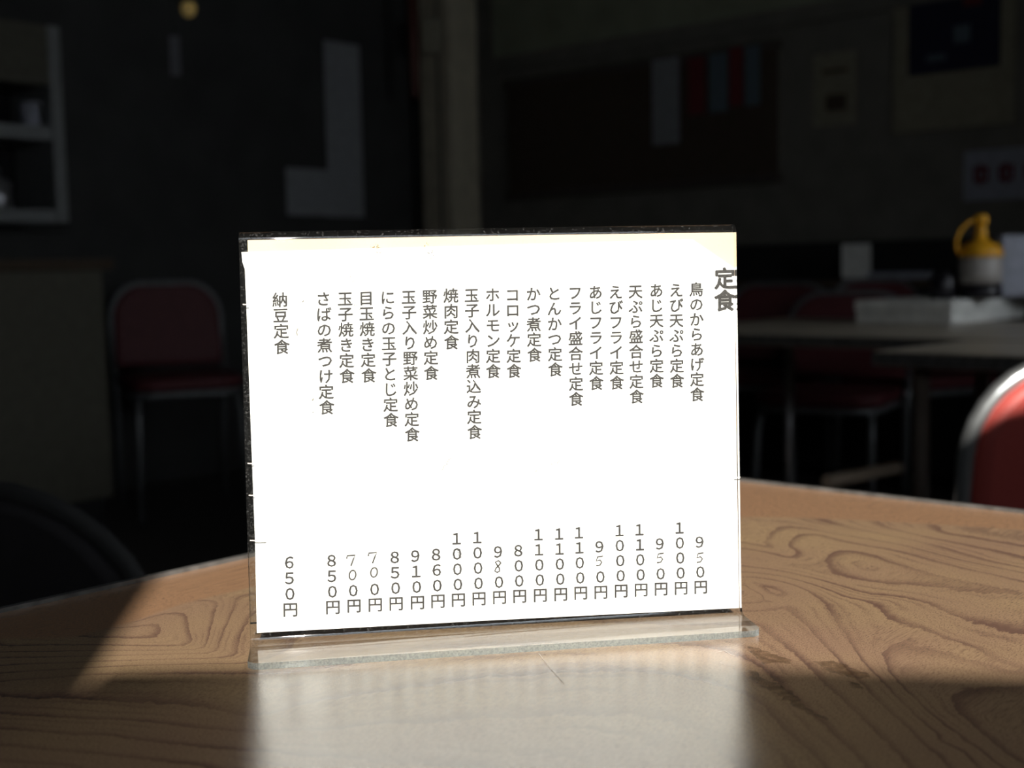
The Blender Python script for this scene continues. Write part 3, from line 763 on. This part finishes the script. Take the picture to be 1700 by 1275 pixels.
panel_n = (nv_ * math.cos(LEAN) + Vector((0, 0, 1)) * math.sin(LEAN)).normalized()
def on_panel(px, py, back=0.0):
    return inv @ on_plane(px, py, org - panel_n * back, panel_n)
tl, tr = on_panel(396, 389), on_panel(1222, 371)
bl_, br_ = on_panel(415, 1040), on_panel(1231, 1000)
def edge_u(side, z):
    a, b_ = (tl, bl_) if side < 0 else (tr, br_)
    k = (z - b_.z) / (a.z - b_.z)
    return b_.x + (a.x - b_.x) * k
fl, frr = edge_u(-1, 0), edge_u(1, 0)
bm = bmesh.new()
npth = len(path); ins, outs, side_l, side_r = [], [], [], []
for i, (s, z) in enumerate(path):
    a = path[max(0, i - 1)]; b_ = path[min(npth - 1, i + 1)]
    t_ = Vector((b_[0] - a[0], b_[1] - a[1])).normalized(); nn = Vector((-t_.y, t_.x))   # left normal in (s,z)
    zz = max(z, 0)
    ul, ur = edge_u(-1, zz), edge_u(1, zz)
    if i < 4:
        tip = (0.0042, 0.0024, 0.0010, 0.0)[i]; ul += tip; ur -= tip
    row = []
    for sg in (-1, 1):
        p_ = Vector((s, z)) + nn * (th / 2 * sg)
        for u in (ul, ur): row.append(loc_pt(u, p_.x, max(p_.y, 0.0)))
    ins.append(row)
def quadstrip(k0, k1, mi, smooth):
    prev = None
    for row in ins:
        cur = (bm.verts.new(row[k0]), bm.verts.new(row[k1]))
        if prev:
            f = bm.faces.new((prev[0], prev[1], cur[1], cur[0])); f.material_index = mi; f.smooth = smooth
        prev = cur
quadstrip(0, 1, 0, True); quadstrip(2, 3, 0, True); quadstrip(0, 2, 1, False); quadstrip(1, 3, 1, False)
for row in (ins[0], ins[-1]):
    f = bm.faces.new([bm.verts.new(row[k]) for k in (0, 1, 3, 2)]); f.material_index = 1
bmesh.ops.remove_doubles(bm, verts=bm.verts, dist=1e-7) if False else None
me = bpy.data.meshes.new('acrylic_stand')
# orient normals outwards using a welded copy
w = bm.copy(); bmesh.ops.remove_doubles(w, verts=w.verts, dist=1e-6); bmesh.ops.recalc_face_normals(w, faces=w.faces)
for f in w.faces:
    pass
w.faces.ensure_lookup_table(); bm.faces.ensure_lookup_table()
same = len(w.faces) == len(bm.faces)
for k, f in enumerate(bm.faces):
    f.normal_update()
    if same and f.normal.dot(w.faces[k].normal) < 0: f.normal_flip()
w.free(); bm.to_mesh(me); bm.free()
me.materials.append(M_acr); me.materials.append(M_edge)
ast = bpy.data.objects.new('acrylic_stand', me); col.objects.link(ast); ast.matrix_world = rx @ Matrix.Translation((0, 0, 0.0002))
tag(ast, 'clear acrylic L-shaped stand holding the white menu on the foreground table', 'menu stand')
# little tape nicks / scratches across the clear left margin
bm = bmesh.new()
def ribbon(bm, pts, w, depth, closed=False):
    """flat stroke on the sheet plane through pixel points; w in metres"""
    q = [on_panel(x, y, depth) for x, y in pts]
    nl = inv.to_3x3() @ panel_n
    prev = None
    for i, p_ in enumerate(q):
        a = q[max(0, i - 1)]; b_ = q[min(len(q) - 1, i + 1)]
        d = (b_ - a)
        if d.length < 1e-9: continue
        sd_ = d.normalized().cross(nl).normalized() * (w / 2)
        cur = (bm.verts.new(p_ - sd_), bm.verts.new(p_ + sd_))
        if prev: bm.faces.new((prev[0], prev[1], cur[1], cur[0]))
        prev = cur
bm.free()
for x, y, l in ((411, 770, 10), (413, 823, 9), (415, 898, 26), (403, 506, 9), (1222, 793, 7)):
    bm = bmesh.new(); ribbon(bm, [(x, y), (x + l * .5, y + 0.4), (x + l, y)], 0.0004, -0.00015)
    link('scratch', bm, M_scratch, ast)['label'] = 'short pale scratch across the clear margin'

# ---------------------------------------------------------------- the paper sheets
D_white, D_back = th + 0.0004, th + 0.0009
def sheet(name, pts, depth, m, thick=0.0002):
    bm = bmesh.new(); nl = inv.to_3x3() @ panel_n
    a = [bm.verts.new(on_panel(x, y, depth)) for x, y in pts]
    b_ = [bm.verts.new(v.co - nl * thick) for v in a]
    k = len(a)
    bm.faces.new(a); bm.faces.new(b_[::-1])
    for i in range(k): bm.faces.new((a[i], b_[i], b_[(i + 1) % k], a[(i + 1) % k]))
    bmesh.ops.triangulate(bm, faces=[f for f in bm.faces if len(f.verts) > 4])
    o = link(name, bm, m); o.matrix_world = ast.matrix_world
    return o
CUT0, CUT1 = (1150, 398.5), (1219.5, 446)
ms = sheet('menu_sheet', [(400.8, 419.5), (700, 411), (1000, 402.5), CUT0, CUT1, (1222, 700), (1227, 1010), (826, 1030), (426.5, 1051.5), (423.5, 900), (416, 700), (409.5, 520), (406.5, 448), (402.5, 436)], D_white, M_paper)
tag(ms, 'white paper menu of vertical Japanese set-meal names and prices in the acrylic stand', 'menu')
bs = sheet('backing_sheet', [(411, 399.5), (800, 392.5), (1219, 386.5), (1226, 1008), (428, 1049.5)], D_back, M_backing)
tag(bs, 'cream sheet behind the white menu, showing along its top and at the cut corner', 'sheet')

# lettering
cu = bpy.data.curves.new('glyphs', 'FONT'); cu.size = 1.0; cu.resolution_u = 2
tob = bpy.data.objects.new('glyphs', cu); col.objects.link(tob)
cache = {}
def glyph(ch_, off=0.0):
    key = (ch_, off)
    if key not in cache:
        cu.body = ch_; cu.offset = off
        dg = bpy.context.evaluated_depsgraph_get(); dg.update()
        m = bpy.data.meshes.new_from_object(tob.evaluated_get(dg))
        cache[key] = ([(v.co.x, v.co.y) for v in m.vertices], [tuple(p_.vertices) for p_ in m.polygons])
        bpy.data.meshes.remove(m)
    return cache[key]
FULL = {c: chr(ord(c) + 0xFEE0) for c in '0123456789'}
DT = D_white - 0.00012
lu = Vector((1, 0, 0)); lv_ = (inv.to_3x3() @ upv).normalized()
def put_glyph(bm, ch_, px, py, em_px, off=0.0, sx=1.0):
    c_ = on_panel(px, py, DT)
    up1 = on_panel(px, py - em_px, DT)
    em = (up1 - c_).length
    vs, fs = glyph(FULL.get(ch_, ch_), 0.0)
    # the sheet's own right and up directions
    R_ = (on_panel(px + 40, py - 1.25, DT) - on_panel(px - 40, py + 1.25, DT)).normalized()
    U_ = (on_panel(px - 0.35, py - 40, DT) - on_panel(px + 0.35, py + 40, DT)).normalized()
    cx, cy = 0.5, 0.38
    nf = lu.cross(lv_).normalized()
    for k, (dx, dy) in enumerate(((-off, 0), (off, 0), (0, off), (0, -off)) if off < 0.02 else [(off * math.cos(a_ * math.pi / 6), off * math.sin(a_ * math.pi / 6)) for a_ in range(12)]):
        nvv = [bm.verts.new(c_ + nf * (2e-6 * k) + R_ * ((x - cx + dx) * em * sx) + U_ * ((y - cy + dy) * em)) for x, y in vs]
        for f in fs:
            try: bm.faces.new([nvv[i] for i in f])
            except ValueError: pass
names = [
 ('鳥のからあげ定食', 1156, 481, 1157.5, 655.5), ('えび天ぷら定食', 1122.5, 482.5, 1124, 633), ('あじ天ぷら定食', 1089.6, 483, 1090.3, 633),
 ('天ぷら盛合せ定食', 1055, 484.7, 1057, 659), ('えびフライ定食', 1022, 485.7, 1024, 636), ('あじフライ定食', 988.7, 486, 990, 636.7),
 ('フライ盛合せ定食', 954.8, 487, 956.6, 663), ('とんかつ定食', 919.8, 488, 922, 614), ('かつ煮定食', 885.5, 488.8, 887.3, 589.8),
 ('コロッケ定食', 850.7, 490.3, 853.4, 616.5), ('ホルモン定食', 817.7, 490, 819, 617), ('玉子入り肉煮込み定食', 783, 491, 788, 718),
 ('焼肉定食', 748.5, 491.4, 749.6, 569), ('野菜炒め定食', 713.4, 493, 716, 620), ('玉子入り野菜炒め定食', 678.7, 494, 684.4, 722),
 ('にらの玉子とじ定食', 643.6, 494.7, 649.3, 698), ('目玉焼き定食', 607.8, 495.7, 612.3, 624), ('玉子焼き定食', 573, 496.7, 576.2, 625),
 ('さばの煮つけ定食', 536.8, 497, 542.5, 677), ('納豆定食', 465, 498.3, 468, 576.6)]
prices = [  # '#' marks a handwritten figure
 ('9#0円', 1161.5, 900.4, 1163.4, 975), ('1000円', 1128, 877, 1130.7, 976.6), ('9#0円', 1095.4, 903.4, 1097.5, 978), ('1100円', 1061.5, 880, 1064.3, 979.6),
 ('1000円', 1028.3, 881.3, 1031.2, 981.3), ('9#0円', 995.2, 908.2, 997.6, 983.4), ('1100円', 961, 884.9, 964.1, 984.8), ('1100円', 928, 887, 930.9, 986.9),
 ('1100円', 893.8, 888.1, 897, 988.5), ('800円', 860.5, 914.7, 862.8, 990), ('9#0円', 826.9, 916.7, 829.3, 992), ('1000円', 792.2, 893, 795.2, 994.2),
 ('1000円', 758, 894.7, 761, 996.2), ('860円', 724, 921.2, 727, 998.3), ('910円', 689.6, 923.6, 693, 1000.7), ('850円', 655.4, 925.7, 657.6, 1002.4),
 ('##0円', 620, 928, 623, 1004.4), ('##0円', 584, 931, 587.8, 1006.2), ('850円', 550.5, 931.4, 552.6, 1008.5), ('650円', 480.2, 934.4, 482, 1012.6)]
def column(bm, s, x0, y0, x1, y1, sz=0.985):
    k = len(s); em = (y1 - y0) / (k - 1)
    for i, c_ in enumerate(s):
        if c_ == '#': continue
        f = i / (k - 1)
        put_glyph(bm, c_, x0 + (x1 - x0) * f, y0 + (y1 - y0) * f, em * sz, 0.021, 1.02)
bm = bmesh.new()
for a in names: column(bm, *a)
o = link('printed_dishes', bm, M_ink, ms); o.matrix_parent_inverse = Matrix.Identity(4); o['label'] = 'grey-black printed dish names in vertical columns'
bm = bmesh.new()
for a in prices: column(bm, *a)
o = link('printed_prices', bm, M_ink, ms); o['label'] = 'grey-black printed prices ending in the yen character'
# heading, cut off by the snipped corner
bm = bmesh.new()
put_glyph(bm, '定', 1203.5, 463, 37, 0.034, 1.0); put_glyph(bm, '食', 1203.5, 499.5, 37, 0.034, 1.0)
p0, p1 = on_panel(*CUT0, DT), on_panel(*CUT1, DT)
d = (p1 - p0); cn = d.cross(inv.to_3x3() @ panel_n).normalized()
if cn.z > 0: cn = -cn
bmesh.ops.bisect_plane(bm, geom=bm.verts[:] + bm.edges[:] + bm.faces[:], plane_co=p0 + cn * 0.0002, plane_no=-cn, clear_outer=True)
q0 = on_panel(1220.6, 450, DT)
bmesh.ops.bisect_plane(bm, geom=bm.verts[:] + bm.edges[:] + bm.faces[:], plane_co=q0, plane_no=Vector((1, 0, 0)), clear_outer=True)
o = link('printed_heading', bm, M_ink, ms); o['label'] = 'bold heading characters partly cut away'
# handwritten figures
def stroke(pts, w=0.00062):
    bm = bmesh.new(); ribbon(bm, pts, w, DT); link('handwritten_figure', bm, M_pencil, ms)['label'] = 'thin handwritten price figure'
for cx, cy in ((1162, 926.5), (1096, 927), (995, 932)):
    stroke([(cx + 6, cy - 8), (cx - 3, cy - 6.5), (cx - 5, cy + 0), (cx + 1, cy - 1.5), (cx + 4, cy + 2), (cx + 1, cy + 7), (cx - 5.5, cy + 8)])
cx, cy = 826.5, 941
stroke([(cx + 5, cy - 6), (cx + 1, cy - 9.5), (cx - 4, cy - 7), (cx - 1, cy - 2), (cx + 2.5, cy + 3), (cx + 3, cy + 8), (cx - 1, cy + 10), (cx - 5, cy + 8), (cx - 3, cy + 3), (cx + 1, cy - 1), (cx + 5.5, cy - 6)])
for cx, cy in ((618.4, 927), (582.5, 931.5)):
    stroke([(cx - 7, cy - 3), (cx - 6, cy - 8), (cx + 7, cy - 9), (cx + 4, cy - 2), (cx, cy + 9)])
for cx, cy in ((621, 951), (585.3, 955.5)):
    stroke([(cx + 5.5 * math.cos(t_), cy - 7.8 * math.sin(t_) - 1.0 * math.cos(t_)) for t_ in [math.pi / 2 + i * math.pi / 9 for i in range(19)]])
bm = bmesh.new()
ribbon(bm, [(758 + 5 * (k % 2) + .3 * k, 912 + 1.25 * k) for k in range(13)], 0.0006, DT)
link('scribble', bm, M_ink, ms)['label'] = 'scribbled-over zero'
# worn marks on the paper
bm = bmesh.new()
def specks(pts, n, sp, w=0.0004):
    for i in range(n):
        f = random.random() * (len(pts) - 1); k = int(f); f -= k
        x = pts[k][0] * (1 - f) + pts[k + 1][0] * f + random.gauss(0, sp); y = pts[k][1] * (1 - f) + pts[k + 1][1] * f + random.gauss(0, sp)
        l = random.uniform(0.6, 2.2); a = random.uniform(0, 3.14)
        ribbon(bm, [(x, y), (x + l * math.cos(a), y + l * math.sin(a))], w * random.uniform(0.25, 0.8), DT)
specks([(750, 756), (741, 770), (732, 783)], 34, 1.2); specks([(928, 766), (912, 775)], 26, 2.6); specks([(900, 776), (884, 786), (874, 792)], 10, 0.8)
specks([(705, 410), (718, 425)], 34, 4.5); specks([(622, 408), (630, 417)], 30, 3.5); specks([(796, 810), (814, 814)], 8, 1.2); specks([(585, 464), (587, 470)], 7, 2.5)
specks([(519, 660), (519.5, 688)], 5, .4, .0008); specks([(493, 505), (510, 497)], 8, 1.2); specks([(598, 500), (612, 530)], 8, 8)
ribbon(bm, [(494.5, 546), (492.5, 552), (493.5, 558)], 0.0004, DT)
link('worn_marks', bm, M_smudge, ms, kind='stuff')['label'] = 'small brownish worn specks'
bm = bmesh.new()
for pts in ([(1177, 901), (1200, 897.5), (1224, 894)], [(1181, 908), (1200, 917), (1222, 926)], [(1196, 913), (1210, 918), (1224, 922.5)], [(1150, 977), (1185, 972), (1228, 964.5)],
            [(1104, 911.5), (1125, 907), (1150, 904)], [(420, 898.5), (441, 898)], [(440, 1047.5), (600, 1039), (800, 1030), (1000, 1019.5), (1180, 1010.5)]):
    ribbon(bm, pts, 0.00010, DT)
link('crease_lines', bm, M_crease, ms)['label'] = 'hairline grey creases in the paper'
for o in ms.children: o.matrix_parent_inverse = Matrix.Identity(4); o.location = (0, 0, 0)
bpy.data.objects.remove(tob)

# pale scratches in the laminate in front of the stand
def tscr(pts, w):
    bm = bmesh.new()
    prev = None; P3 = [on_z(x, y, TZ + 0.00015) for x, y in pts]
    for i, p_ in enumerate(P3):
        a, b_ = P3[max(0, i - 1)], P3[min(len(P3) - 1, i + 1)]
        s_ = (b_ - a).normalized().cross(Vector((0, 0, 1))) * w / 2
        cur = (bm.verts.new(p_ - s_ - Vector((C.x, C.y, 0))), bm.verts.new(p_ + s_ - Vector((C.x, C.y, 0))))
        if prev: bm.faces.new((prev[0], prev[1], cur[1], cur[0]))
        prev = cur
    link('scratch', bm, M_scratch, mt)['label'] = 'fine pale scratch in front of the menu stand'
tscr([(895, 1085), (912, 1108), (936, 1134)], 0.00022)
tscr([(1188, 1083), (1203, 1080), (1214, 1087), (1220, 1088)], 0.00022)
tscr([(1196, 1100), (1204, 1104), (1220, 1105)], 0.0002)

# unseen wedge added on the sill to shape the shadow edge on the table
bm = bmesh.new()
prof = [(0.005, 0.0045), (0.62, 0.0045), (0.42, 0.018), (0.30, 0.030), (0.20, 0.0400), (0.005, 0.0400)]
f0 = [bm.verts.new((x, 0.0, z)) for x, z in prof]; f1 = [bm.verts.new((x, 0.044, z)) for x, z in prof]
bm.faces.new(f0); bm.faces.new(f1[::-1])
for k in range(6): bm.faces.new((f0[k], f1[k], f1[(k + 1) % 6], f0[(k + 1) % 6]))
tag(link('shadow_wedge', bm, M_trim, loc=(WX0, WY - 0.045, WZ0)), 'unseen dark wedge added on the window sill to shape the table shadow', 'block')

# ---------------------------------------------------------------- unseen panel added in the window to shade the right chair
ct = thing('shadow_panel', 'unseen pleated panel added in the window to cast the chair shadow', 'light blocker', (WX0, WY + 0.03, WZ0))
bm = bmesh.new(); prev = None
def to_window(px, py):
    q = at(px, py, cpos.y - 0.05); k = (q.y - WY) / sun_dir.y; w_ = q - sun_dir * k
    return w_.x - WX0, w_.z - WZ0
(wa, za), (wb, zb) = to_window(1622, 731), to_window(1700, 692)
x0c, x1c = wa - 0.10, WX1 - WX0 - 0.04
slope = (zb - za) / (wb - wa)
nseg = 60
for i in range(nseg + 1):
    x = x0c + (x1c - x0c) * i / nseg
    topz = min(WZ1 - WZ0 - 0.02, za + (x - wa) * slope)
    y = 0.008 * math.sin(i * 1.1)
    cur = (bm.verts.new((x, y, -0.02)), bm.verts.new((x, y, topz)))
    if prev: bm.faces.new((prev[0], cur[0], cur[1], prev[1]))
    prev = cur
o = link('shadow_panel_cloth', bm, M_olive, ct)
sm = o.modifiers.new('solid', 'SOLIDIFY'); sm.thickness = 0.002
bm = bmesh.new(); bm_tube(bm, [(x0c, 0, za + (x0c - wa) * slope), (x1c, 0, min(WZ1 - WZ0 - 0.02, za + (x1c - wa) * slope))], 0.004, 8); link('shadow_panel_rod', bm, M_blackmetal, ct)
